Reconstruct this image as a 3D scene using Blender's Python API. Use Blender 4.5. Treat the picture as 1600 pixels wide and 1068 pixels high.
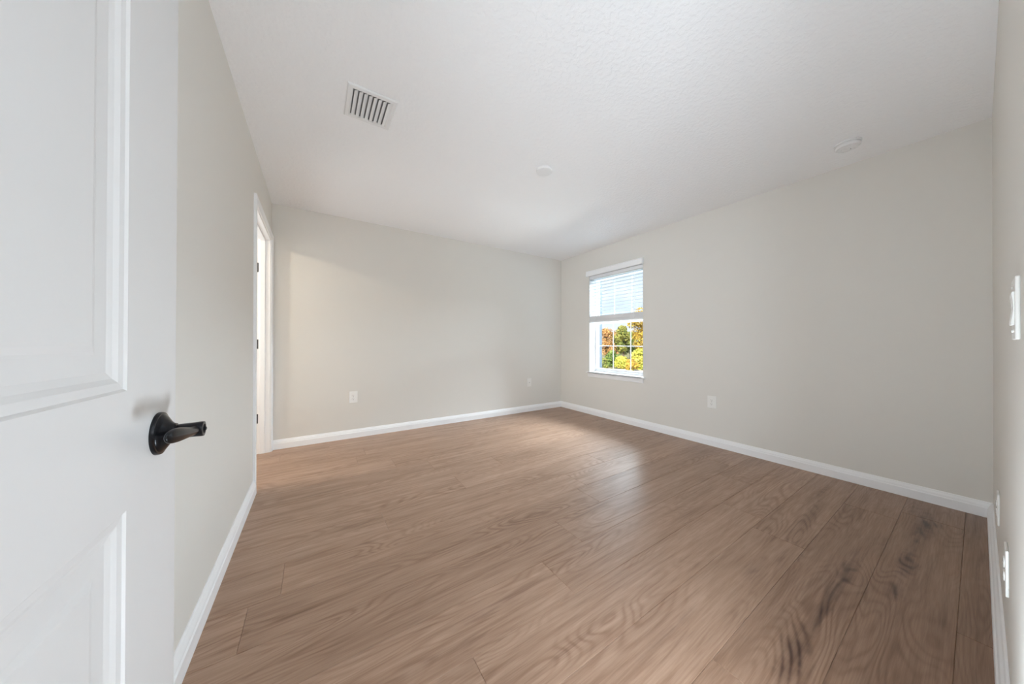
import bpy, bmesh, math, random
import numpy as np
from mathutils import Vector, Matrix
random.seed(7); np.random.seed(7)
sc = bpy.context.scene
for o in list(bpy.data.objects): bpy.data.objects.remove(o)
COL = sc.collection
# ------------------------------------------------------------------ camera
CAM_H = 1.0597
yaw, pit, rol = 0.5755, 0.0032, 0.0015
F = Vector((math.sin(yaw)*math.cos(pit), math.cos(yaw)*math.cos(pit), math.sin(pit)))
R = Vector((math.cos(yaw), -math.sin(yaw), 0)); U = R.cross(F)
R2 = R*math.cos(rol)+U*math.sin(rol); U2 = -R*math.sin(rol)+U*math.cos(rol)
cd = bpy.data.cameras.new('camera'); cam = bpy.data.objects.new('camera', cd); COL.objects.link(cam)
cam.matrix_world = Matrix(((R2.x, U2.x, -F.x, 0), (R2.y, U2.y, -F.y, 0), (R2.z, U2.z, -F.z, CAM_H), (0, 0, 0, 1)))
cd.sensor_width = 36; cd.lens = 473.08/1600*36; cd.clip_start = 0.02; cd.clip_end = 500
sc.camera = cam
FOC = 473.08
def ray_point(px, py, depth):
    return Vector((0, 0, CAM_H)) + (F + R2*((px-800)/FOC) + U2*((534-py)/FOC))*depth
# ------------------------------------------------------------------ world and lights
w = bpy.data.worlds.new('sky'); sc.world = w; w.use_nodes = True
nt = w.node_tree; nt.nodes.clear()
tc = nt.nodes.new('ShaderNodeTexCoord'); sp = nt.nodes.new('ShaderNodeSeparateXYZ')
rp = nt.nodes.new('ShaderNodeValToRGB'); bg = nt.nodes.new('ShaderNodeBackground'); wo = nt.nodes.new('ShaderNodeOutputWorld')
nz = nt.nodes.new('ShaderNodeTexNoise'); nz.inputs['Scale'].default_value = 5; nz.inputs['Detail'].default_value = 5
cr = nt.nodes.new('ShaderNodeValToRGB'); cr.color_ramp.elements[0].position = .42; cr.color_ramp.elements[1].position = .6
mx = nt.nodes.new('ShaderNodeMix'); mx.data_type = 'RGBA'
nt.links.new(tc.outputs['Generated'], sp.inputs[0]); nt.links.new(sp.outputs['Z'], rp.inputs[0])
nt.links.new(tc.outputs['Generated'], nz.inputs['Vector']); nt.links.new(nz.outputs[0], cr.inputs[0])
e = rp.color_ramp.elements; e[0].position = 0.0; e[0].color = (.86, .91, .97, 1); e[1].position = .5; e[1].color = (.30, .48, .85, 1)
m_ = rp.color_ramp.elements.new(.16); m_.color = (.58, .72, .94, 1)
nt.links.new(cr.outputs[0], mx.inputs['Factor']); nt.links.new(rp.outputs[0], mx.inputs[6]); mx.inputs[7].default_value = (.92, .94, 1, 1)
nt.links.new(mx.outputs[2], bg.inputs[0]); nt.links.new(bg.outputs[0], wo.inputs[0])
bg.inputs[1].default_value = 1.0
def lamp(name, kind, loc, direction, power, color=(1, 1, 1), size=None, size_y=None, **kw):
    l = bpy.data.lights.new(name, kind); l.energy = power; l.color = color
    if kind == 'AREA':
        l.shape = 'RECTANGLE'; l.size = size; l.size_y = size_y or size
    elif size is not None and kind in ('POINT', 'SPOT'): l.shadow_soft_size = size
    for k, v in kw.items(): setattr(l, k, v)
    o = bpy.data.objects.new(name, l); COL.objects.link(o); o.location = loc
    o.rotation_euler = Vector(direction).to_track_quat('-Z', 'Y').to_euler()
    return o
sun = lamp('sun', 'SUN', (0, 0, 30), (.72, .38, -.50), 7.5, (1, .93, .80), angle=.01)
lamp('sky_daylight', 'AREA', (7.5, 2.74, 4.5), (-.8, 0, -.55), 3600, (.815, .94, 1.055), 5, 4)
lamp('ground_bounce_daylight', 'AREA', (5.2, 2.74, -1.0), (-.66, -.03, .75), 210, (.84, .94, 1.02), 2.0, 2.6)
lamp('added_hall_fill', 'AREA', (-.9, -.9, 1.2), (1, .85, .15), 62, (.815, .94, 1.05), .9, 1.6)  # added fill, unseen in the hall, brightens the window wall
lamp('added_doorway_fill', 'AREA', (.35, -.95, 1.75), (.25, 1, .0), 5, (.815, .94, 1.05), 1.0, .9)  # added fill behind the camera, aimed through the entry doorway; no fixture there
lamp('added_upward_fill', 'SPOT', (.35, .12, .9), (0, -.02, 1), 40, (.815, .94, 1.05), .1, spot_size=math.radians(60), spot_blend=.8)  # added spot out of view, aimed up for soft bounce off the ceiling
lamp('added_low_fill', 'AREA', (.72, .08, .14), (.3, .65, 1), 18, (.815, .94, 1.05), .45, .22)  # added fill low beside the camera; the room has no such lamp
lamp('bathroom_light', 'POINT', (-1.75, 3.0, 2.34), (0, 0, -1), 33, (1, .87, .66), .04)
lamp('added_side_room_fill', 'AREA', (-1.45, 3.38, 1.35), (1, -.85, .1), 15, (.86, .94, 1.0), 1.0, 1.3)  # added soft fill beyond the left doorway, lifts the near wall
sc.view_settings.view_transform = 'Standard'; sc.view_settings.look = 'None'
sc.view_settings.gamma = 1; sc.view_settings.use_curve_mapping = False
sc.view_settings.exposure = 0.37
sc.cycles.max_bounces = 16; sc.cycles.diffuse_bounces = 12; sc.cycles.glossy_bounces = 6; sc.cycles.transparent_max_bounces = 16
sc.cycles.sample_clamp_indirect = 6
# ------------------------------------------------------------------ materials
def mat(name, color, rough=.5, metal=0, spec=.5):
    m = bpy.data.materials.new(name); m.use_nodes = True
    b = m.node_tree.nodes['Principled BSDF']
    b.inputs['Base Color'].default_value = (*color, 1); b.inputs['Roughness'].default_value = rough
    b.inputs['Metallic'].default_value = metal; b.inputs['Specular IOR Level'].default_value = spec
    return m, m.node_tree, b
def bump(nt, b, scale, strength, dist=.002, detail=3, kind='noise', vec=None):
    t = nt.nodes.new('ShaderNodeTexCoord')
    n = nt.nodes.new('ShaderNodeTexNoise'); n.inputs['Scale'].default_value = scale; n.inputs['Detail'].default_value = detail
    nt.links.new(t.outputs['Object'], n.inputs['Vector'])
    bp = nt.nodes.new('ShaderNodeBump'); bp.inputs['Strength'].default_value = strength; bp.inputs['Distance'].default_value = dist
    nt.links.new(n.outputs[0], bp.inputs['Height']); nt.links.new(bp.outputs[0], b.inputs['Normal'])
    return n, bp
M = {}
M['wall'], t_, b_ = mat('greige_wall_paint', (.745, .724, .680), .6, spec=.3)
bump(t_, b_, 260, .12, .001)
M['ceiling'], t_, b_ = mat('white_textured_ceiling', (.88, .88, .885), .75, spec=.2)
n_, bp_ = bump(t_, b_, 46, .34, .003, 4)
rr = t_.nodes.new('ShaderNodeValToRGB'); rr.color_ramp.elements[0].position = .44; rr.color_ramp.elements[1].position = .60
t_.links.new(n_.outputs[0], rr.inputs[0]); t_.links.new(rr.outputs[0], bp_.inputs['Height'])
M['trim'], t_, b_ = mat('white_semigloss_trim', (.90, .905, .915), .35); bump(t_, b_, 60, .03, .001)
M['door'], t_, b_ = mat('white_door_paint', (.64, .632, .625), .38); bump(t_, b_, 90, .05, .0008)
M['vinyl'], t_, b_ = mat('white_vinyl', (.84, .85, .87), .3); bump(t_, b_, 40, .02, .001)
M['plate'], t_, b_ = mat('white_plastic_plate', (.84, .83, .80), .3); bump(t_, b_, 80, .02, .0005)
M['slot'], t_, b_ = mat('dark_slot', (.10, .095, .09), .6); bump(t_, b_, 80, .02, .0005)
M['device'], t_, b_ = mat('white_device_plastic', (.80, .80, .80), .4); bump(t_, b_, 80, .02, .0005)
M['vent'], t_, b_ = mat('white_enamel_vent', (.80, .80, .80), .4); bump(t_, b_, 80, .02, .0005)
M['duct'], t_, b_ = mat('dim_grey_duct', (.20, .20, .20), .8); bump(t_, b_, 30, .1, .001)
M['bronze'], t_, b_ = mat('black_bronze_metal', (.008, .008, .010), .25, .5, .45); bump(t_, b_, 90, .04, .0006)
M['hinge'], t_, b_ = mat('dark_hinge_metal', (.075, .075, .08), .45, .5); bump(t_, b_, 90, .05, .0006)
M['shaded_ext'], t_, b_ = mat('slate_blue_exterior_trim', (.05, .075, .10), .6); bump(t_, b_, 90, .1, .001)
M['stucco'], t_, b_ = mat('exterior_stucco', (.50, .52, .55), .9); bump(t_, b_, 60, .5, .004)
M['slat'], t_, b_ = mat('shaded_white_slat', (.40, .44, .48), .4); bump(t_, b_, 30, .04, .001)  # white slats toned grey-blue: their backlit shade is put into the colour
M['cord'], t_, b_ = mat('white_cord', (.78, .78, .76), .8); bump(t_, b_, 200, .3, .0005)
M['brass'], t_, b_ = mat('grey_screw', (.4, .4, .38), .4, .6); bump(t_, b_, 90, .03, .0005)
g = bpy.data.materials.new('window_glass'); g.use_nodes = True; t_ = g.node_tree; t_.nodes.clear()
o_ = t_.nodes.new('ShaderNodeOutputMaterial'); tr = t_.nodes.new('ShaderNodeBsdfTransparent'); gl = t_.nodes.new('ShaderNodeBsdfGlossy')
gl.inputs['Roughness'].default_value = .02; ms = t_.nodes.new('ShaderNodeMixShader'); fr = t_.nodes.new('ShaderNodeFresnel'); fr.inputs[0].default_value = 1.3
tr.inputs[0].default_value = (.97, .985, .98, 1)
t_.links.new(fr.outputs[0], ms.inputs[0]); t_.links.new(tr.outputs[0], ms.inputs[1]); t_.links.new(gl.outputs[0], ms.inputs[2]); t_.links.new(ms.outputs[0], o_.inputs[0])
M['glass'] = g

# wood planks: contour lines of stretched noise give the cathedral figure
def wood():
    m = bpy.data.materials.new('brown_oak_plank'); m.use_nodes = True
    nt = m.node_tree; b = nt.nodes['Principled BSDF']; L = nt.links.new
    def N(t, **k):
        n = nt.nodes.new(t)
        for a, v in k.items(): setattr(n, a, v)
        return n
    def math_(op, a, bb=None, clamp=False):
        n = N('ShaderNodeMath', operation=op, use_clamp=clamp)
        for i, v in enumerate((a, bb)):
            if v is None: continue
            if isinstance(v, (int, float)): n.inputs[i].default_value = v
            else: L(v, n.inputs[i])
        return n.outputs[0]
    def noise(vec, sx, sy, detail=2, rough=.5, dist=0):
        mp = N('ShaderNodeMapping'); mp.inputs['Scale'].default_value = (sx, sy, 1); L(vec, mp.inputs[0])
        n = N('ShaderNodeTexNoise'); n.inputs['Scale'].default_value = 1; n.inputs['Detail'].default_value = detail
        n.inputs['Roughness'].default_value = rough; n.inputs['Distortion'].default_value = dist
        L(mp.outputs[0], n.inputs['Vector']); return n.outputs[0]
    def ramp(v, stops):
        r = N('ShaderNodeValToRGB'); L(v, r.inputs[0]); el = r.color_ramp.elements
        while len(el) < len(stops): el.new(.5)
        for q, (p, c) in zip(el, stops): q.position = p; q.color = (c, c, c, 1) if isinstance(c, (int, float)) else (*c, 1)
        return r.outputs[0]
    uv = N('ShaderNodeUVMap', uv_map='plank').outputs[0]
    at = N('ShaderNodeAttribute', attribute_name='tone'); tone = at.outputs['Fac']
    field = noise(uv, 1.05, 6.0, 1.5, .45, .25)
    lines = math_('SINE', math_('MULTIPLY', field, 150))
    lines = ramp(math_('ADD', math_('MULTIPLY', lines, .5), .5), [(0, 0), (.35, .12), (.75, .55), (1, 1)])
    where = ramp(noise(uv, .9, 5.0, 2, .5), [(.42, .05), (.62, 1)])
    figure = math_('MULTIPLY', lines, where)
    fine = noise(uv, 7, 190, 3, .65)
    fibre = noise(uv, 2.2, 42, 3, .6, .1)
    broad = noise(uv, 1.0, 9, 2, .5)
    streak = ramp(noise(uv, 1.5, 20, 3, .6, .35), [(.61, 0), (.74, 1)])
    pos = N('ShaderNodeNewGeometry').outputs['Position']
    wob = N('ShaderNodeTexNoise'); wob.inputs['Scale'].default_value = 9; wob.inputs['Detail'].default_value = 4; L(pos, wob.inputs['Vector'])
    knots = None
    for (kx, ky, rx, ry, st) in KNOTS:
        s = N('ShaderNodeVectorMath', operation='SUBTRACT'); L(pos, s.inputs[0]); s.inputs[1].default_value = (kx, ky, 0)
        q = N('ShaderNodeVectorMath', operation='MULTIPLY'); L(s.outputs[0], q.inputs[0]); q.inputs[1].default_value = (1/rx, 1/ry, 0)
        l = N('ShaderNodeVectorMath', operation='LENGTH'); L(q.outputs[0], l.inputs[0])
        d = math_('ADD', l.outputs['Value'], math_('MULTIPLY', math_('SUBTRACT', wob.outputs[0], .5), 2.0))
        v = math_('MULTIPLY', math_('SUBTRACT', 1.0, d, True), st, True)
        knots = v if knots is None else math_('MAXIMUM', knots, v)
    col = ramp(math_('ADD', math_('MULTIPLY', fibre, .65), math_('MULTIPLY', broad, .35)),
               [(.30, (.280, .165, .105)), (.50, (.405, .262, .182)), (.70, (.490, .330, .240))])
    def mult(c, fac, color):
        x = N('ShaderNodeMix', data_type='RGBA', blend_type='MULTIPLY'); L(fac, x.inputs['Factor']); L(c, x.inputs[6]); x.inputs[7].default_value = (*color, 1)
        return x.outputs[2]
    col = mult(col, figure, (.76, .70, .655))
    col = mult(col, math_('MULTIPLY', streak, .7), (.55, .47, .43))
    col = mult(col, ramp(fine, [(.40, .45), (.62, 0)]), (.70, .64, .60))
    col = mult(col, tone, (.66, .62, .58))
    col = mult(col, math_('MULTIPLY', knots, math_('ADD', math_('MULTIPLY', lines, .45), .5)), (.24, .17, .155))
    L(col, b.inputs['Base Color'])
    L(ramp(fine, [(.3, .42), (.7, .32)]), b.inputs['Roughness'])
    b.inputs['Specular IOR Level'].default_value = .5
    bp = N('ShaderNodeBump'); bp.inputs['Strength'].default_value = .12; bp.inputs['Distance'].default_value = .001
    L(math_('ADD', fine, math_('MULTIPLY', figure, -.5)), bp.inputs['Height']); L(bp.outputs[0], b.inputs['Normal'])
    return m
KNOTS = [(2.98, .175, .30, .050, 1.3), (2.70, .183, .30, .016, .9), (2.42, .192, .22, .034, 1.3), (2.10, .200, .12, .028, .9),
         (2.03, .334, .26, .034, 1.2), (2.30, .345, .10, .018, .7), (1.38, .345, .22, .048, 1.3), (1.66, .34, .26, .022, .9),
         (2.45, .565, .38, .038, .55), (3.12, .61, .30, .016, .6), (1.72, .575, .18, .03, .4), (1.05, .62, .25, .02, .45),
         (1.05, .17, .2, .03, .4), (.33, 1.0, .3, .02, .3), (.55, 1.06, .22, .03, .35)]
M['wood'] = wood()
# ------------------------------------------------------------------ mesh helpers
def obj(name, bm, m=None, parent=None, smooth=False, matrix=None):
    me = bpy.data.meshes.new(name)
    bmesh.ops.recalc_face_normals(bm, faces=bm.faces[:])
    bm.to_mesh(me); bm.free()
    if m is not None: me.materials.append(m)
    if smooth:
        me.polygons.foreach_set('use_smooth', [True]*len(me.polygons))
        me.set_sharp_from_angle(angle=math.radians(35))
    o = bpy.data.objects.new(name, me); COL.objects.link(o)
    if parent: o.parent = parent
    return o
def empty(name, loc=(0, 0, 0), rot=(0, 0, 0), parent=None):
    o = bpy.data.objects.new(name, None); COL.objects.link(o); o.location = loc; o.rotation_euler = rot
    o.empty_display_size = .1
    if parent: o.parent = parent
    return o
def tag(o, label, cat, group=None, kind=None):
    if label: o['label'] = label
    if cat: o['category'] = cat
    if group: o['group'] = group
    if kind: o['kind'] = kind
    return o
def box(bm, x0, x1, y0, y1, z0, z1, bev=0, seg=2):
    vs = [bm.verts.new(p) for p in ((x0, y0, z0), (x1, y0, z0), (x1, y1, z0), (x0, y1, z0), (x0, y0, z1), (x1, y0, z1), (x1, y1, z1), (x0, y1, z1))]
    fs = [bm.faces.new([vs[i] for i in f]) for f in ((3, 2, 1, 0), (4, 5, 6, 7), (0, 1, 5, 4), (1, 2, 6, 5), (2, 3, 7, 6), (3, 0, 4, 7))]
    if bev:
        ed = list({e for f in fs for e in f.edges})
        bmesh.ops.bevel(bm, geom=ed, offset=bev, segments=seg, profile=.5, affect='EDGES')
    return vs
def sweep(bm, prof, p0, p1, ud, vd, m0=0, m1=0):
    """extrude a closed profile (a,b) -> a*ud+b*vd from p0 to p1; ends mitred by m*a along the run"""
    p0, p1, ud, vd = map(Vector, (p0, p1, ud, vd)); d = (p1-p0).normalized()
    A = [bm.verts.new(p0+ud*a+vd*b+d*(m0*a)) for a, b in prof]
    B = [bm.verts.new(p1+ud*a+vd*b-d*(m1*a)) for a, b in prof]
    n = len(prof)
    for i in range(n): bm.faces.new((A[i], A[(i+1) % n], B[(i+1) % n], B[i]))
    bm.faces.new(A[::-1]); bm.faces.new(B)
def lathe(bm, prof, origin, axis, seg=40):
    """prof: (r, h) along axis"""
    origin = Vector(origin); axis = Vector(axis).normalized()
    a = axis.orthogonal().normalized(); c = axis.cross(a)
    rings = []
    for r, h in prof:
        if r < 1e-6: rings.append([bm.verts.new(origin+axis*h)]); continue
        rings.append([bm.verts.new(origin+axis*h+(a*math.cos(2*math.pi*i/seg)+c*math.sin(2*math.pi*i/seg))*r) for i in range(seg)])
    for p, q in zip(rings, rings[1:]):
        for i in range(seg):
            j = (i+1) % seg
            if len(p) == 1 and len(q) > 1: bm.faces.new((p[0], q[i], q[j]))
            elif len(q) == 1 and len(p) > 1: bm.faces.new((p[i], p[j], q[0]))
            elif len(p) > 1: bm.faces.new((p[i], p[j], q[j], q[i]))
def tube(bm, pts, r, seg=8):
    pts = [Vector(p) for p in pts]
    rings = []
    for k, p in enumerate(pts):
        d = (pts[min(k+1, len(pts)-1)]-pts[max(k-1, 0)]).normalized()
        a = d.orthogonal().normalized(); c = d.cross(a); rk = r[k] if isinstance(r, (list, tuple)) else r
        rings.append([bm.verts.new(p+(a*math.cos(2*math.pi*i/seg)+c*math.sin(2*math.pi*i/seg))*rk) for i in range(seg)])
    for p, q in zip(rings, rings[1:]):
        for i in range(seg): bm.faces.new((p[i], p[(i+1) % seg], q[(i+1) % seg], q[i]))
    bm.faces.new(rings[0][::-1]); bm.faces.new(rings[-1])
BM = bmesh.new
def ring_frame(bm, outer, inner, x0, x1, axis):
    """rectangular ring: outer/inner = (a0,a1,b0,b1); extruded x0..x1 along axis 'x','y' or 'z'"""
    def P(a, b, x): return {'x': (x, a, b), 'y': (a, x, b), 'z': (a, b, x)}[axis]
    o = [(outer[0], outer[2]), (outer[1], outer[2]), (outer[1], outer[3]), (outer[0], outer[3])]
    i = [(inner[0], inner[2]), (inner[1], inner[2]), (inner[1], inner[3]), (inner[0], inner[3])]
    V = {(k, s): [bm.verts.new(P(a, b, x)) for a, b in q] for k, q in (('o', o), ('i', i)) for s, x in ((0, x0), (1, x1))}
    for k in range(4):
        j = (k+1) % 4
        for s in (0, 1): bm.faces.new((V['o', s][k], V['o', s][j], V['i', s][j], V['i', s][k]))
        for q in 'oi': bm.faces.new((V[q, 0][k], V[q, 0][j], V[q, 1][j], V[q, 1][k]))
# ------------------------------------------------------------------ room dimensions
H = 2.44
XL, XR, YF, YN = -.367, 3.454, 3.811, -.047
TI, TX = .12, .20                     # inner and outer wall thickness
# bathroom doorway in the left wall, entry doorway in the near wall, window in the right wall
D2 = (2.832, 3.736, 2.052)            # y0, y1, head
D1 = (-.243, .575, 2.052)             # x0, x1, head
WN = (2.296, 3.190, .632, 2.062)      # y0, y1, z0, z1
# ------------------------------------------------------------------ floor of planks
def make_floor():
    PW = .2215; L = 1.82; y_ref = .046
    known = {3: .4485, 4: .924, 5: 1.198, 6: 1.597, 7: 1.70, 8: .349, 9: .926, 1: 2.952-.01, 2: .30, 0: 1.28, -1: 1.98}
    x_min, x_max, y_min, y_max = -2.75, XR+.02, -1.75, 4.05
    bm = BM(); uvl = bm.loops.layers.uv.new('plank'); tn = bm.faces.layers.float.new('tone')
    rows = range(int(math.floor((y_min-y_ref)/PW)), int(math.ceil((y_max-y_ref)/PW)))
    GW, GD = .0015, .0018
    rnd = random.Random(11)
    for k in rows:
        y0, y1 = y_ref+PW*k, y_ref+PW*(k+1)
        j = known.get(k-0, rnd.uniform(0, L))
        x = j-L*math.ceil((j-x_min)/L)
        while x < x_max:
            xs, xe = max(x, x_min), min(x+L, x_max)
            t = rnd.random()*.38; t = {0: .9, -1: 1.0, 1: .7}.get(k, t); ox, oy = rnd.uniform(0, 90), rnd.uniform(0, 90)  # set rows darker: partly their own brown, partly corner shade put into the colour
            yy0, yy1 = max(y0, y_min), min(y1, y_max)
            if xe-xs > .002:
                T = [bm.verts.new(p) for p in ((xs+GW, yy0+GW, 0), (xe-GW, yy0+GW, 0), (xe-GW, yy1-GW, 0), (xs+GW, yy1-GW, 0))]
                B = [bm.verts.new(p) for p in ((xs, yy0, -GD), (xe, yy0, -GD), (xe, yy1, -GD), (xs, yy1, -GD))]
                fs = [bm.faces.new(T)]+[bm.faces.new((B[i], B[(i+1) % 4], T[(i+1) % 4], T[i])) for i in range(4)]
                for f in fs:
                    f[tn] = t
                    for lp in f.loops: lp[uvl].uv = (lp.vert.co.x-x+ox, lp.vert.co.y-y0+oy)
            x += L
    f = bm.faces.new([bm.verts.new(p) for p in ((x_min, y_min, -.02), (x_min, y_max, -.02), (x_max, y_max, -.02), (x_max, y_min, -.02))])
    me = bpy.data.meshes.new('floor'); bm.to_mesh(me); bm.free(); me.materials.append(M['wood'])
    o = bpy.data.objects.new('floor', me); COL.objects.link(o); o['kind'] = 'structure'
    return o
make_floor()
def struct(name, bm, m):
    o = obj(name, bm, m); o['kind'] = 'structure'; return o
# ------------------------------------------------------------------ walls and ceiling
b = BM(); box(b, -2.9, XR+TX, -1.9, 4.2, H, H+.12); struct('ceiling', b, M['ceiling'])
b = BM(); box(b, XL-TI, XL, YN, D2[0], 0, H); box(b, XL-TI, XL, D2[1], YF, 0, H); box(b, XL-TI, XL, D2[0], D2[1], D2[2], H)
struct('wall_left', b, M['wall'])
b = BM(); box(b, -2.75, XR, YF, YF+TI, 0, H); struct('wall_far', b, M['wall'])
b = BM(); y0, y1, z0, z1 = WN
box(b, XR, XR+TX, -1.75, y0, -.02, H); box(b, XR, XR+TX, y1, YF+TI, -.02, H); box(b, XR, XR+TX, y0, y1, -.02, z0-.02); box(b, XR, XR+TX, y0, y1, z1, H)
struct('wall_right', b, M['wall'])
b = BM(); box(b, D1[1], XR, YN-TI, YN, 0, H); box(b, D1[0], D1[1], YN-TI, YN, D1[2], H); box(b, XL-TI, D1[0], YN-TI, YN, 0, H)
struct('wall_near', b, M['wall'])
# rooms beyond the two doorways: plain shells
b = BM(); box(b, -2.87, -2.75, 1.75, YF+TI, 0, H); struct('wall_bathroom_back', b, M['wall'])
b = BM(); box(b, -2.75, XL-TI, 1.63, 1.75, 0, H); struct('wall_bathroom_side', b, M['wall'])
b = BM(); box(b, -1.6, XR, -1.87, -1.75, 0, H); struct('wall_hall_back', b, M['wall'])
b = BM(); box(b, -1.72, -1.6, -1.87, YN-TI, 0, H); struct('wall_hall_side', b, M['wall'])
b = BM(); box(b, -1.72, XL-TI, YN-TI, YN, 0, H); struct('wall_hall_front', b, M['wall'])
# ------------------------------------------------------------------ baseboards
BB = [(0, 0), (0, .0215), (.056, .0205), (.062, .0165), (.067, .0160), (.074, .0135), (.082, .0085), (.0895, .0055), (.0913, .003), (.0913, 0)]
BBs = [(bq, a) for a, bq in BB]       # (thickness, height)
def baseboard(name, p0, p1, into, m0, m1):
    b = BM(); sweep(b, BBs, p0, p1, into, (0, 0, 1), m0, m1)
    return struct(name, b, M['trim'])
baseboard('baseboard_left', (XL, YN, 0), (XL, 2.770, 0), (1, 0, 0), 1, 0)
baseboard('baseboard_far', (XL, YF, 0), (XR, YF, 0), (0, -1, 0), 0, 1)
baseboard('baseboard_right', (XR, YN, 0), (XR, YF, 0), (-1, 0, 0), 1, 1)
baseboard('baseboard_near', (D1[1]+.065, YN, 0), (XR, YN, 0), (0, 1, 0), 0, 1)
# ------------------------------------------------------------------ casings
CS = [(0, 0), (0, .009), (.004, .0115), (.016, .0125), (.020, .0155), (.040, .0175), (.050, .0175), (.057, .0145), (.057, 0)]  # width, thickness
def casing(parent, axis, a0, a1, head, plane, outward, z0=0):
    """axis: unit vector along the wall; opening a0..a1; outward: normal"""
    ax = Vector(axis); on = Vector(outward); base = Vector(plane)
    rv = .005
    for (a, s) in ((a0-rv, -1), (a1+rv, 1)):
        b = BM(); p = base+ax*a
        sweep(b, CS, p+Vector((0, 0, z0)), p+Vector((0, 0, head+rv)), ax*s, on, 0, -1)
        obj('casing', b, M['trim'], parent)
    b = BM(); z = Vector((0, 0, head+rv))
    sweep(b, CS, base+ax*(a0-rv)+z, base+ax*(a1+rv)+z, (0, 0, 1), on, -1, -1)
    obj('casing', b, M['trim'], parent)
# ------------------------------------------------------------------ panelled door leaf (local: hinge at x=0, leaf along +x, faces at y=0 and y=-T)
def door_leaf(parent, W, HT, T=.035, panels=(), st=.14):
    b = BM()
    xs0, xs1 = st, W-st
    # frame: grid of quads on both faces around the panels
    for face in (0, 1):
        y = 0 if face == 0 else -T; s = -1 if face == 0 else 1
        def q(x0, x1, z0, z1, yy=y): b.faces.new([b.verts.new(p) for p in ((x0, yy, z0), (x1, yy, z0), (x1, yy, z1), (x0, yy, z1))])
        q(0, xs0, 0, HT); q(xs1, W, 0, HT)
        zc = 0
        for (z0, z1) in panels: q(xs0, xs1, zc, z0); zc = z1
        q(xs0, xs1, zc, HT)
        # moulded recess then raised field
        steps = [(0, 0), (.003, .0025), (.012, .0035), (.018, .0065), (.026, .0085), (.030, .0085), (.048, .0085), (.051, .0082), (.058, .0058), (.062, .0052)]
        for (z0, z1) in panels:
            prev = None
            for (ins, dep) in steps:
                r = [b.verts.new((xa, y+s*dep, za)) for xa, za in ((xs0+ins, z0+ins), (xs1-ins, z0+ins), (xs1-ins, z1-ins), (xs0+ins, z1-ins))]
                if prev:
                    for k in range(4): b.faces.new((prev[k], prev[(k+1) % 4], r[(k+1) % 4], r[k]))
                prev = r
            b.faces.new(prev)
    for (xa, xb, za, zb) in ((0, W, 0, 0), (0, W, HT, HT), (0, 0, 0, HT), (W, W, 0, HT)):
        if za == zb: b.faces.new([b.verts.new(p) for p in ((xa, 0, za), (xb, 0, za), (xb, -T, za), (xa, -T, za))])
        else: b.faces.new([b.verts.new(p) for p in ((xa, 0, za), (xa, 0, zb), (xa, -T, zb), (xa, -T, za))])
    bmesh.ops.remove_doubles(b, verts=b.verts[:], dist=1e-5)
    return obj('door_panel', b, M['door'], parent)
def lever(parent, x, z, y, s):
    """lever handle on a face at local y, outward direction s (+1/-1); lever points to the hinge (-x)"""
    h = empty('door_handle', (x, y, z), parent=parent)
    h['label'] = 'black lever handle on round rose'
    b = BM(); lathe(b, [(0, 0), (.0325, 0), (.0325, .003), (.0318, .0048), (.0295, .0052), (.029, .0062), (.024, .0095), (.0175, .0135), (.0140, .0170), (.0128, .0200), (0, .0200)], (0, 0, 0), (0, s, 0), 48)
    obj('rose', b, M['bronze'], h, True)
    b = BM(); lathe(b, [(0, .019), (.0112, .019), (.0105, .0215), (.0112, .0225), (.0115, .040), (.0120, .0490), (.0116, .0515), (.0075, .0520), (.0068, .0500), (0, .0495)], (0, 0, 0), (0, s, 0), 40)
    obj('hub', b, M['bronze'], h, True)
    b = BM(); lathe(b, [(0, .0490), (.0030, .0490), (.0030, .0535), (.0022, .0545), (0, .0545)], (0, 0, 0), (0, s, 0), 20)
    obj('push_button', b, M['bronze'], h, True)
    # lever blade: starts round on the hub and flattens into a drooping leaf
    b = BM(); path = []
    pts = [(.004, .040, 0, .0080, .0085), (-.008, .0415, .0005, .0080, .0075), (-.020, .0425, .0015, .0070, .0066), (-.034, .043, .0035, .0062, .0072),
           (-.050, .0425, .006, .0058, .0086), (-.066, .0415, .0085, .0056, .0100), (-.080, .040, .0105, .0052, .0106), (-.092, .0385, .0115, .0046, .0096), (-.100, .0375, .012, .0034, .0066), (-.1035, .037, .012, .001, .002)]
    rings = []
    for (px, py, pz, ry, rz) in pts:
        rings.append([b.verts.new((px, s*(py+ry*math.cos(t)), pz+rz*math.sin(t))) for t in [2*math.pi*i/20 for i in range(20)]])
    for p, q in zip(rings, rings[1:]):
        for i in range(20): b.faces.new((p[i], p[(i+1) % 20], q[(i+1) % 20], q[i]))
    b.faces.new(rings[0]); b.faces.new(rings[-1])
    lv = obj('lever', b, M['bronze'], h, True)
    md = lv.modifiers.new('s', 'SUBSURF'); md.levels = 1; md.render_levels = 2
    return h
def hinge(parent, x, y, z, leaf_dir, knuckle):
    b = BM(); lx, ly = leaf_dir
    return b
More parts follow.
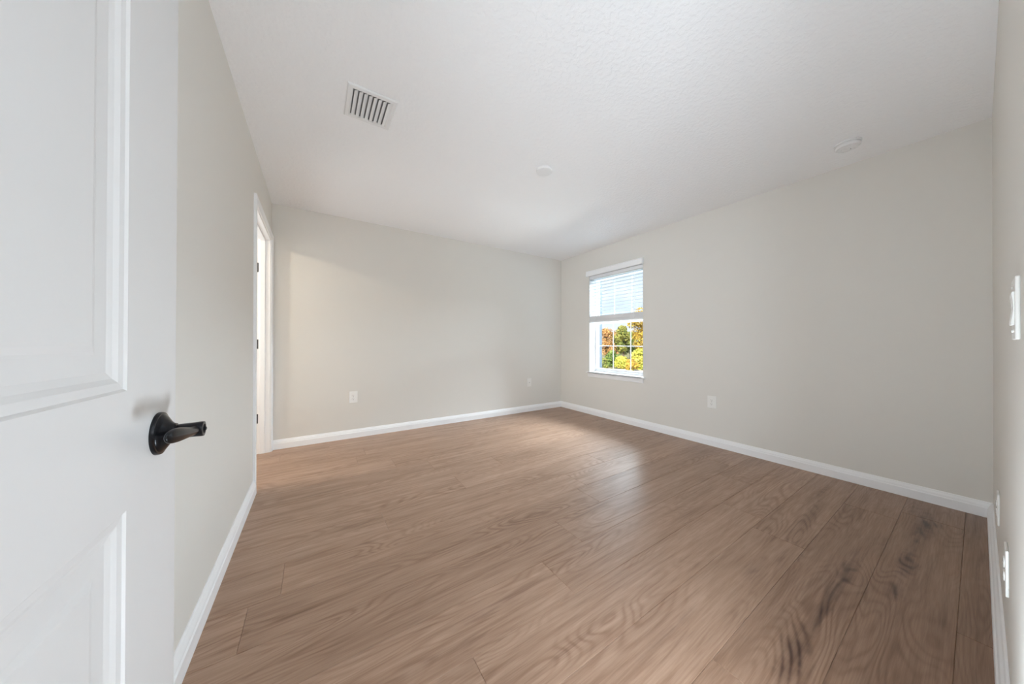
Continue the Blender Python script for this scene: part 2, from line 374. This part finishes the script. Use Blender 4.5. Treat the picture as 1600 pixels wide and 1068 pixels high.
# ------------------------------------------------------------------ door_1: entry door, open against the left wall
d1 = empty('door_1', (D1[0]+.02, YN, 0)); d1['kind'] = 'structure'
def to_local(root, o): o.location = Vector(o.location)-root.location
def jamb_set(root, axis, a0, a1, head, n0, n1, stop_n, plane_fn):
    """jamb boards 19 mm thick inside the opening; axis 'x' or 'y' runs along the wall"""
    t = .0
    bm = BM()
    def bx(a_0, a_1, n_0, n_1, z_0, z_1):
        if axis == 'x': box(bm, a_0, a_1, n_0, n_1, z_0, z_1, .0012, 1)
        else: box(bm, n_0, n_1, a_0, a_1, z_0, z_1, .0012, 1)
    bx(a0, a0+.004, n0, n1, 0, head); bx(a1-.004, a1, n0, n1, 0, head); bx(a0, a1, n0, n1, head-.004, head)
    o = obj('jamb', bm, M['trim'], root); o.location = -root.location
    bm = BM()
    def bx(a_0, a_1, n_0, n_1, z_0, z_1):
        if axis == 'x': box(bm, a_0, a_1, n_0, n_1, z_0, z_1, .002, 2)
        else: box(bm, n_0, n_1, a_0, a_1, z_0, z_1, .002, 2)
    s0, s1 = stop_n
    bx(a0+.004, a0+.015, s0, s1, 0, head-.004); bx(a1-.015, a1-.004, s0, s1, 0, head-.004); bx(a0+.015, a1-.015, s0, s1, head-.015, head-.004)
    o = obj('door_stop', bm, M['trim'], root); o.location = -root.location
jamb_set(d1, 'x', D1[0], D1[1], D1[2], YN-TI, YN, (YN-.075, YN-.038), None)
n_before = set(bpy.data.objects)
casing(d1, (1, 0, 0), D1[0], D1[1], D1[2], (0, YN, 0), (0, 1, 0))
for o in set(bpy.data.objects)-n_before: o.location = -d1.location
DOOR_W, DOOR_H = .800, 2.03
DX = -.205                             # plane of the face seen from the camera
leaf = empty('door_leaf', parent=d1)
# local +x -> world +Y, local y -> world -X ... face y=-T is towards the room: rotate +90 deg about z
leaf.rotation_mode = 'XYZ'
leaf.location = Vector((DX-.035, YN+.006, .012))-d1.location
leaf.rotation_euler = (0, .005, math.radians(90))
door_leaf(leaf, DOOR_W, DOOR_H, .035, ((.24, .833), (.988, 1.905)), .162)
HY = .690-(YN+.006)
lever(leaf, HY, .922-.012, -.035, -1)
lever(leaf, HY, .922-.012, 0, 1)
b = BM(); box(b, DOOR_W-.0015, DOOR_W+.001, -.029, -.006, .888-.012, .945-.012, .0004, 1); box(b, DOOR_W, DOOR_W+.009, -.024, -.011, .905-.012, .928-.012, .002, 2)
obj('latch', b, M['bronze'], leaf)
for z in (.22, 1.02, 1.80):
    b = BM(); box(b, -.0015, .0, -.032, -.004, z, z+.089); tube(b, [(-.004, .004, z), (-.004, .004, z+.089)], .0055, 12)
    obj('hinge', b, M['hinge'], leaf)
# ------------------------------------------------------------------ door_2: doorway to the bathroom with its leaf swung away
d2 = empty('door_2', (XL-TI/2, (D2[0]+D2[1])/2, 0)); d2['kind'] = 'structure'
jamb_set(d2, 'y', D2[0], D2[1], D2[2], XL-TI, XL, (XL-.078, XL-.040), None)
n_before = set(bpy.data.objects)
casing(d2, (0, 1, 0), D2[0], D2[1], D2[2], (XL, 0, 0), (1, 0, 0))
casing(d2, (0, 1, 0), D2[0], D2[1], D2[2], (XL-TI, 0, 0), (-1, 0, 0))
for o in set(bpy.data.objects)-n_before: o.location = -d2.location
leaf2 = empty('door_leaf', parent=d2)
leaf2.location = Vector((XL-TI-.022, D2[1]-.006, .012))-d2.location
leaf2.rotation_euler = (0, 0, math.radians(180))
door_leaf(leaf2, .86, DOOR_H, .035, ((.24, .842), (.992, 1.905)), .150)
lever(leaf2, .795, .91, -.035, -1)
leaf2.location.y -= .035
leaf2.location.y += .03
for z in (.335, 1.045, 1.775):
    b = BM(); box(b, XL-TI-.001, XL-TI+.030, D2[1]-.0062, D2[1]-.0038, z-.0445, z+.0445, .0006, 1)
    tube(b, [(XL-TI-.008, D2[1]-.008, z-.0445), (XL-TI-.008, D2[1]-.008, z+.0445)], .006, 14)
    tube(b, [(XL-TI-.008, D2[1]-.008, z+.0445), (XL-TI-.008, D2[1]-.008, z+.050)], .004, 10)
    o = obj('hinge', b, M['hinge'], d2, True); o.location = -d2.location
    o['label'] = 'dark metal hinge'
# ------------------------------------------------------------------ window_1
win = empty('window_1', (XR, (WN[0]+WN[1])/2, WN[2])); win['kind'] = 'structure'
def wpart(name, bm, m, smooth=False, parent=None):
    o = obj(name, bm, m, parent or win, smooth); o.location = -win.location if parent is None else (0, 0, 0)
    return o
y0, y1, z0, z1 = WN
GX = 3.645                             # glass plane
# white liner boards of the reveal
b = BM(); box(b, XR+.001, 3.588, y1-.004, y1, z0, z1, .001, 1); box(b, XR+.001, 3.588, y0, y0+.004, z0, z1, .001, 1); box(b, XR+.001, 3.588, y0, y1, z1-.004, z1, .001, 1)
wpart('reveal_liner', b, M['door'])
# vinyl master frame
b = BM(); ring_frame(b, (y0-.045, y1+.045, z0-.02, z1+.04), (y0+.006, y1-.012, z0+.030, z1-.026), 3.588, 3.668, 'x')
wpart('window_frame', b, M['vinyl'])
zm = 1.368
b = BM(); ring_frame(b, (y0+.004, y1-.010, zm-.018, z1-.024), (y0+.012, y1-.019, zm+.016, z1-.045), GX-.005, GX+.020, 'x'); wpart('upper_sash', b, M['vinyl'])
b = BM(); ring_frame(b, (y0+.004, y1-.010, z0+.028, zm+.016), (y0+.010, y1-.017, z0+.050, zm-.018), GX-.040, GX-.012, 'x'); wpart('lower_sash', b, M['vinyl'])
b = BM(); box(b, GX-.056, GX-.040, 2.70, 2.78, zm+.006, zm+.016, .003, 2); wpart('sash_lock', b, M['vinyl'])
b = BM(); box(b, GX+.004, GX+.009, y0+.010, y1-.017, zm+.010, z1-.042); wpart('glass', b, M['glass'])
b = BM(); box(b, GX-.029, GX-.024, y0+.008, y1-.015, z0+.048, zm-.014); wpart('glass', b, M['glass'])
gy0, gy1 = y0+.010, y1-.017
for (xa, za, zb) in ((GX+.0015, zm+.010, z1-.045), (GX-.0215, z0+.050, zm-.014)):
    b = BM()
    for t in (1/3, 2/3):
        yy = gy0+(gy1-gy0)*t; box(b, xa-.004, xa+.001, yy-.0055, yy+.0055, za, zb, .001, 1)
    zc = (za+zb)/2; box(b, xa-.0045, xa+.0015, gy0, gy1, zc-.0055, zc+.0055, .001, 1)
    wpart('muntin', b, M['vinyl'])
# stool and apron
b = BM(); SP = [(0, 0), (0, .004), (.006, 0), (.006, 0)]
box(b, XR-.036, 3.590, y0+.0005, y1-.0005, z0-.018, z0)
box(b, XR-.036, XR, y0-.038, y1+.038, z0-.018, z0, .005, 3)
wpart('window_sill', b, M['trim'])
b = BM(); AP = [(0, 0), (.010, 0), (.016, .010), (.017, .045), (.0135, .052), (.0135, .0), ]
AP = [(0, 0), (0, .058), (.018, .058), (.018, .030), (.014, .022), (.013, .008), (.009, 0)]
sweep(b, AP, (XR, y0-.005, z0-.076), (XR, y1+.016, z0-.076), (-1, 0, 0), (0, 0, 1)); wpart('apron', b, M['trim'])
# exterior return and trim, slate blue
b = BM(); ring_frame(b, (y0-.10, y1+.10, z0-.12, z1+.12), (y0-.030, y1+.032, z0+.014, z1+.03), 3.669, 3.740, 'x')
ring_frame(b, (y0-.10, y1+.10, z0-.12, z1+.12), (y0-.030, y1+.032, z0+.014, z1+.03), 3.74, 3.776, 'x')
wpart('exterior_trim', b, M['shaded_ext'])
# ------------------------------------------------------------------ window blind
bl = empty('window_blind', (XR, (WN[0]+WN[1])/2, WN[3]))
tag(bl, 'white faux wood horizontal blind raised halfway over the window', 'blind')
def bpart(name, bm, m, smooth=False):
    o = obj(name, bm, m, bl, smooth); o.location = -bl.location; return o
VA = [(0, 0), (0, .078), (.012, .078), (.014, .072), (.010, .066), (.012, .058), (.012, .014), (.015, .008), (.014, 0)]
b = BM(); sweep(b, VA, (XR-.028, y0-.008, 2.054), (XR-.028, y1+.030, 2.054), (-1, 0, 0), (0, 0, 1))
box(b, XR-.0285, XR-.001, y0-.008, y0+.004, 2.054, 2.132); box(b, XR-.0285, XR-.001, y1+.018, y1+.030, 2.054, 2.132)
bpart('valance', b, M['trim'])
b = BM(); box(b, XR+.004, XR+.060, y0+.006, y1-.006, 2.012, 2.056, .002, 1); bpart('head_rail', b, M['vinyl'])
b = BM(); zs = []
zt, zb_ = 1.995, 1.484
n = 12
rot = math.radians(0)
for i in range(n):
    z = zb_+(zt-zb_)*i/(n-1)
    pr = []
    for k in range(7):
        t = k/6; x = -.025+.05*t; c = .0025*(1-(2*t-1)**2)
        pr.append((x, c+.0014))
    pr = pr+[(x, c-.0028) for x, c in reversed(pr)]
    pr = [(x*math.cos(rot)-c*math.sin(rot), x*math.sin(rot)+c*math.cos(rot)) for x, c in pr]
    sweep(b, pr, (XR+.033, y0+.007, z), (XR+.033, y1-.007, z), (1, 0, 0), (0, 0, 1))
bpart('slats', b, M['slat'])
b = BM(); z = 1.384
for i in range(19):
    dx = random.uniform(-.0012, .0012); box(b, XR+.008+dx, XR+.058+dx, y0+.007, y1-.007, z, z+.0030); z += .0040
bpart('stacked_slats', b, M['trim'])
b = BM(); box(b, XR+.006, XR+.060, y0+.006, y1-.006, 1.364, 1.383, .003, 2); bpart('bottom_rail', b, M['trim'])
for yy in (2.42, 3.06):
    b = BM()
    for xx in (XR+.0065, XR+.0595): box(b, xx-.0009, xx+.0009, yy-.0015, yy+.0015, 1.38, 2.02)
    bpart('ladder_cord', b, M['cord'])
b = BM(); tube(b, [(XR+.0005, 3.095, 2.03), (XR-.001, 3.095, 1.9), (XR-.001, 3.095, 1.53)], [.002, .0035, .0045], 6); bpart('tilt_wand', b, M['cord'], True)
# ------------------------------------------------------------------ outlets and switches (local: plate in xz plane facing -y)
def plate(root, w, h, n=1, dep=.006):
    b = BM(); box(b, -w/2, w/2, -dep, 0, -h/2, h/2, .0025, 3)
    return obj('cover_plate', b, M['plate'], root)
def outlet(loc, rz, label, w=.082, h=.128, group=None):
    r = empty('electrical_outlet', loc, (0, 0, rz)); tag(r, label, 'outlet', group)
    plate(r, w, h)
    for s in (-1, 1):
        b = BM(); sg = 20; ring = []
        for d, y in ((0, -.005), (0, -.0078), (.0015, -.0085)):
            pts = []
            for i in range(sg):
                t = 2*math.pi*i/sg; x = .0172*math.cos(t); z = .0172*math.sin(t); z = max(-.0140, min(.0140, z))
                k = (1-d/.0172); pts.append(b.verts.new((x*k, y, s*.0197+z*k)))
            ring.append(pts)
        for p, q in zip(ring, ring[1:]):
            for i in range(sg): b.faces.new((p[i], p[(i+1) % sg], q[(i+1) % sg], q[i]))
        b.faces.new(ring[-1]); so = obj('socket', b, M['plate'], r)
        b = BM(); z = s*.0197
        box(b, -.0074, -.0052, -.0088, -.0080, z-.001, z+.0075); box(b, .0052, .0072, -.0088, -.0080, z, z+.0070); box(b, -.0024, .0024, -.0088, -.0080, z-.0095, z-.0050)
        obj('slots', b, M['slot'], so)
    b = BM(); lathe(b, [(0, .0058), (.0032, .0058), (.0028, .0072), (0, .0074)], (0, 0, 0), (0, -1, 0), 14); obj('screw', b, M['brass'], r)
    return r
outlet((.356, YF, .452), 0, 'white duplex outlet low on far wall, nearest the doorway at the left')
r = empty('cable_jack', (2.790, YF, .445)); tag(r, 'narrow white wall jack plate low on far wall, near the corner by the window', 'wall plate')
plate(r, .078, .125)
b = BM(); box(b, -.0165, .0165, -.0085, -.005, -.033, .033, .0015, 2); obj('insert', b, M['plate'], r)
b = BM(); lathe(b, [(0, .008), (.0048, .008), (.0048, .016), (.0030, .016), (.0030, .011), (0, .011)], (0, 0, 0), (0, -1, 0), 12); obj('connector', b, M['brass'], r)
outlet((XR, 1.508, .450), -math.pi/2, 'white duplex outlet low on the window wall, right of the window', .082, .125)
outlet((2.44, YN, .362), math.pi, 'white outlet low on the right-hand wall, the one closer to the corner', .080, .132)
outlet((1.74, YN, .385), math.pi, 'white outlet low on the right-hand wall, the one farther from the corner', .082, .136)
r = empty('light_switch', (1.275, YN, 1.135), (0, 0, math.pi)); tag(r, 'white two-rocker light switch plate on the wall at the right edge', 'light switch')
plate(r, .118, .133)
for x in (-.023, .023):
    b = BM(); sweep(b, [(-.0345, -.004), (-.0345, -.0095), (-.031, -.0100), (0, -.0070), (.031, -.0092), (.0345, -.0085), (.0345, -.004)], (x-.0165, 0, 0), (x+.0165, 0, 0), (0, 0, 1), (0, 1, 0))
    obj('rocker', b, M['plate'], r)
    for z in (-.048, .048):
        b = BM(); lathe(b, [(0, .0058), (.0034, .0058), (.0030, .0074), (0, .0078)], (x, 0, z), (0, -1, 0), 12); obj('screw', b, M['plate'], r)
# ------------------------------------------------------------------ ceiling vent
vt = empty('ceiling_vent', (.266, 1.945, H)); tag(vt, 'white louvred air vent in the ceiling near the left wall', 'air vent')
hx, hy = .128, .138; ix, iy = .098, .106
b = BM(); prof = [(0, 0), (.004, .006), (.024, .009), (.030, .006)]
prev = None
for ins, dz in ((0, 0), (0, .003), (.006, .008), (.022, .009), (.030, .005), (.030, 0)):
    rx = hx-ins*(hx-ix)/.030; ry = hy-ins*(hy-iy)/.030
    q = [b.verts.new((sx*rx, sy*ry, -dz)) for sx, sy in ((-1, -1), (1, -1), (1, 1), (-1, 1))]
    if prev:
        for k in range(4): b.faces.new((prev[k], prev[(k+1) % 4], q[(k+1) % 4], q[k]))
    prev = q
obj('frame', b, M['vent'], vt)
b = BM(); box(b, -ix-.002, ix+.002, -iy-.002, iy+.002, -.0012, -.0004); obj('backing', b, M['duct'], vt)
for i in range(8):
    cx = -ix+(i+.5)*2*ix/8+.003
    b = BM(); pr = []
    for k in range(6):
        t = k/5; pr.append((cx+.0095-.019*t, -.0015-.010*math.sin(t*1.35)))
    pr = pr+[(x-.0002, z-.0011) for x, z in reversed(pr)]
    sweep(b, pr, (0, -iy, 0), (0, iy, 0), (1, 0, 0), (0, 0, 1))
    obj('louver', b, M['vent'], vt)
# ------------------------------------------------------------------ ceiling disc and smoke detector
b = BM(); lathe(b, [(0, 0), (.064, 0), (.0645, .012), (.0635, .0165), (.060, .019), (.052, .020), (0, .0203)], (0, 0, 0), (0, 0, -1), 56)
o = obj('ceiling_cover', b, M['device'], None, True); o.location = (1.528, 1.885, H); tag(o, 'small round white blank cover in the middle of the ceiling', 'ceiling cover')
sd = empty('smoke_detector', (3.075, .490, H)); tag(sd, 'round white smoke detector on the ceiling near the window wall', 'smoke detector')
b = BM(); lathe(b, [(0, 0), (.066, 0), (.066, .008), (.064, .011), (0, .011)], (0, 0, 0), (0, 0, -1), 48); obj('base', b, M['device'], sd, True)
b = BM(); lathe(b, [(0, .011), (.058, .011), (.058, .016), (.0625, .017), (.062, .027), (.056, .034), (.030, .037), (.028, .0355), (.012, .0355), (.011, .037), (0, .0372)], (0, 0, 0), (0, 0, -1), 48); obj('cover', b, M['device'], sd, True)
for i in range(12):
    t = 2*math.pi*i/12; b = BM(); c, s_ = math.cos(t), math.sin(t)
    for k in (-1, 1): pass
    v = [b.verts.new((c*r-s_*q, s_*r+c*q, z)) for z in (-.0372, -.0350) for r, q in ((.034, -.003), (.052, -.004), (.052, .004), (.034, .003))]
    for f in ((0, 1, 2, 3), (7, 6, 5, 4), (0, 4, 5, 1), (1, 5, 6, 2), (2, 6, 7, 3), (3, 7, 4, 0)): b.faces.new([v[j] for j in f])
    obj('vent_rib', b, M['device'], sd)
b = BM(); lathe(b, [(0, .0365), (.0025, .0365), (.002, .0385), (0, .039)], (.02, -.012, 0), (0, 0, -1), 10); obj('indicator', b, M['slot'], sd)
# ------------------------------------------------------------------ outside
GZ = -3.0
gm, t_, b_ = mat('grass', (.16, .20, .07), .9); n_ = t_.nodes.new('ShaderNodeTexNoise'); n_.inputs['Scale'].default_value = .6; n_.inputs['Detail'].default_value = 8
tcx = t_.nodes.new('ShaderNodeTexCoord'); t_.links.new(tcx.outputs['Object'], n_.inputs['Vector'])
rr = t_.nodes.new('ShaderNodeValToRGB'); rr.color_ramp.elements[0].color = (.10, .12, .04, 1); rr.color_ramp.elements[1].color = (.34, .30, .14, 1)
t_.links.new(n_.outputs[0], rr.inputs[0]); t_.links.new(rr.outputs[0], b_.inputs['Base Color'])
b = BM(); b.faces.new([b.verts.new(p) for p in ((3.9, -120, GZ), (220, -120, GZ), (220, 220, GZ), (3.9, 220, GZ))]); struct('ground', b, gm)
rm, t_, b_ = mat('pale_concrete', (.55, .50, .44), .9); bump(t_, b_, 3, .2, .01)
dv = (ray_point(1000, 534, 46)-ray_point(900, 534, 46)); dv.z = 0; dv.normalize()
pc = ray_point(940, 534, 45); nn = Vector((-dv.y, dv.x, 0))
b = BM()
c = [pc-dv*60-nn*2.0, pc+dv*60-nn*2.0, pc+dv*60+nn*2.0, pc-dv*60+nn*2.0]
lo = [b.verts.new((p.x, p.y, GZ)) for p in c]; hi = [b.verts.new((p.x, p.y, GZ+.06)) for p in c]
b.faces.new(hi); [b.faces.new((lo[i], lo[(i+1) % 4], hi[(i+1) % 4], hi[i])) for i in range(4)]
o = struct('pavement', b, rm)
def leaf_mat(name, cols):
    m, t, b = mat(name, cols[0], .7, spec=.2)
    a = t.nodes.new('ShaderNodeAttribute'); a.attribute_name = 'leaf_tone'
    r = t.nodes.new('ShaderNodeValToRGB'); el = r.color_ramp.elements
    while len(el) < len(cols): el.new(.5)
    for i, (q, c) in enumerate(zip(el, cols)): q.position = i/(len(cols)-1); q.color = (*c, 1)
    t.links.new(a.outputs['Fac'], r.inputs[0]); t.links.new(r.outputs[0], b.inputs['Base Color'])
    return m
LM = {
 'orange': leaf_mat('orange_leaves', [(.20, .20, .05), (.42, .24, .08), (.55, .30, .14), (.60, .42, .12)]),
 'olive': leaf_mat('olive_leaves', [(.07, .12, .03), (.20, .24, .06), (.36, .36, .10), (.48, .40, .12)]),
 'gold': leaf_mat('golden_leaves', [(.14, .14, .05), (.46, .30, .06), (.58, .40, .07), (.42, .40, .10)]),
 'yellow': leaf_mat('yellow_green_leaves', [(.22, .28, .05), (.48, .50, .09), (.62, .58, .12), (.60, .46, .12)]),
 'green': leaf_mat('green_leaves', [(.05, .10, .03), (.12, .20, .05), (.24, .32, .08), (.30, .30, .10)])}
barkm, t_, b_ = mat('grey_bark', (.12, .09, .07), .9); bump(t_, b_, 12, .6, .02)
def tree(name, px, depth, top_py, radius, kind, label, cat='tree', n=4200, low=.25, seed=0, leaf=.19):
    rs = np.random.RandomState(seed)
    base = ray_point(px, 534, depth); base.z = GZ
    top = ray_point(px, top_py, depth).z; h = top-GZ
    r = empty(name, base); tag(r, label, cat, 'trees beyond the lawn')
    z_lo = h*low; nb = 26
    cen = []
    for i in range(nb):
        t = rs.uniform(0, 1); zz = z_lo+(h-z_lo)*(.08+.80*t); a = rs.uniform(0, 6.283)
        rad = radius*math.sqrt(max(.08, 1-(2*t-.9)**2*.8))*rs.uniform(.25, .78)
        cen.append((rad*math.cos(a), rad*math.sin(a), zz, radius*rs.uniform(.26, .44)))
    cen.append((0, 0, h-radius*.35, radius*.35)); cen = np.array(cen)
    idx = rs.randint(0, len(cen), n); d = rs.normal(size=(n, 3)); d /= np.linalg.norm(d, axis=1)[:, None]
    P = cen[idx, :3]+d*(cen[idx, 3]*rs.uniform(.55, 1.08, n)**.5)[:, None]*np.array([1, 1, .85])
    P[:, 2] = np.clip(P[:, 2], .15, h)
    a = rs.normal(size=(n, 3)); a /= np.linalg.norm(a, axis=1)[:, None]; c = np.cross(a, d); c /= np.linalg.norm(c, axis=1)[:, None]+1e-9
    s = (leaf*rs.uniform(.5, 1.1, n))[:, None]
    V = np.stack([P-a*s, P+c*s*.6, P+a*s, P-c*s*.6], 1).reshape(-1, 3)
    me = bpy.data.meshes.new('foliage'); me.from_pydata(V.tolist(), [], np.arange(n*4).reshape(-1, 4).tolist())
    tone = np.clip(rs.uniform(0, 1, len(cen))[idx]*.45+rs.uniform(0, 1, n)*.55, 0, 1)
    at = me.attributes.new('leaf_tone', 'FLOAT', 'FACE'); at.data.foreach_set('value', tone.astype(np.float32))
    me.materials.append(LM[kind]); o = bpy.data.objects.new('foliage', me); COL.objects.link(o); o.parent = r
    b = BM(); tube(b, [(0, 0, 0), (.05, 0, h*.3), (0, .08, h*.6), (0, 0, h*.85)], [.2, .15, .09, .03], 8)
    for i in range(6):
        q = cen[rs.randint(0, nb)]; tube(b, [(0, 0, q[2]*.62), (q[0]*.5, q[1]*.5, q[2]*.85), (q[0], q[1], q[2])], [.07, .045, .015], 5)
    obj('trunk', b, barkm, r)
    return r
tree('autumn_tree', 947, 58, 512, 2.3, 'orange', 'orange-pink autumn tree at the left of the window view', seed=1)
tree('leafy_tree', 974, 60, 507, 2.4, 'olive', 'olive-green tree in the middle of the window view', seed=2)
tree('autumn_tree', 1002, 57, 478, 2.9, 'gold', 'tall golden tree at the right, rising behind the blind', seed=3, n=4800)
tree('leafy_tree', 1002, 46, 545, 1.7, 'yellow', 'bright yellow-green tree low at the right of the window view', seed=4, low=.08)
tree('leafy_tree', 956, 52, 547, 1.4, 'green', 'small dark green tree below the orange one', seed=5, low=.06, n=2600)
tree('autumn_tree', 972, 48, 556, 1.2, 'yellow', 'low yellow shrub-like tree at the bottom middle of the view', seed=6, low=.05, n=2600)
tree('leafy_tree', 985, 66, 518, 3.2, 'green', 'dark green tree standing behind the middle ones', seed=7)
tree('leafy_tree', 900, 70, 520, 3.0, 'olive', 'olive tree beyond the left side of the window', seed=8)
tree('leafy_tree', 1040, 60, 500, 3.2, 'green', 'green tree beyond the right side of the window', seed=9)
tree('autumn_tree', 1085, 62, 505, 3.2, 'gold', 'golden tree farthest beyond the right side of the window', seed=10)
tree('autumn_tree', 962, 74, 516, 3.0, 'orange', 'pinkish orange tree in the back row, left of the middle', seed=11)
tree('leafy_tree', 1012, 76, 500, 3.4, 'yellow', 'pale yellow-green tree in the back row at the right', seed=12)
tree('leafy_tree', 942, 46, 560, 1.1, 'olive', 'low olive bush-like tree at the bottom left of the window view', seed=13, low=.05, n=2200)
tree('autumn_tree', 988, 43, 560, 1.0, 'gold', 'low golden bush-like tree at the bottom of the window view', seed=14, low=.05, n=2200)
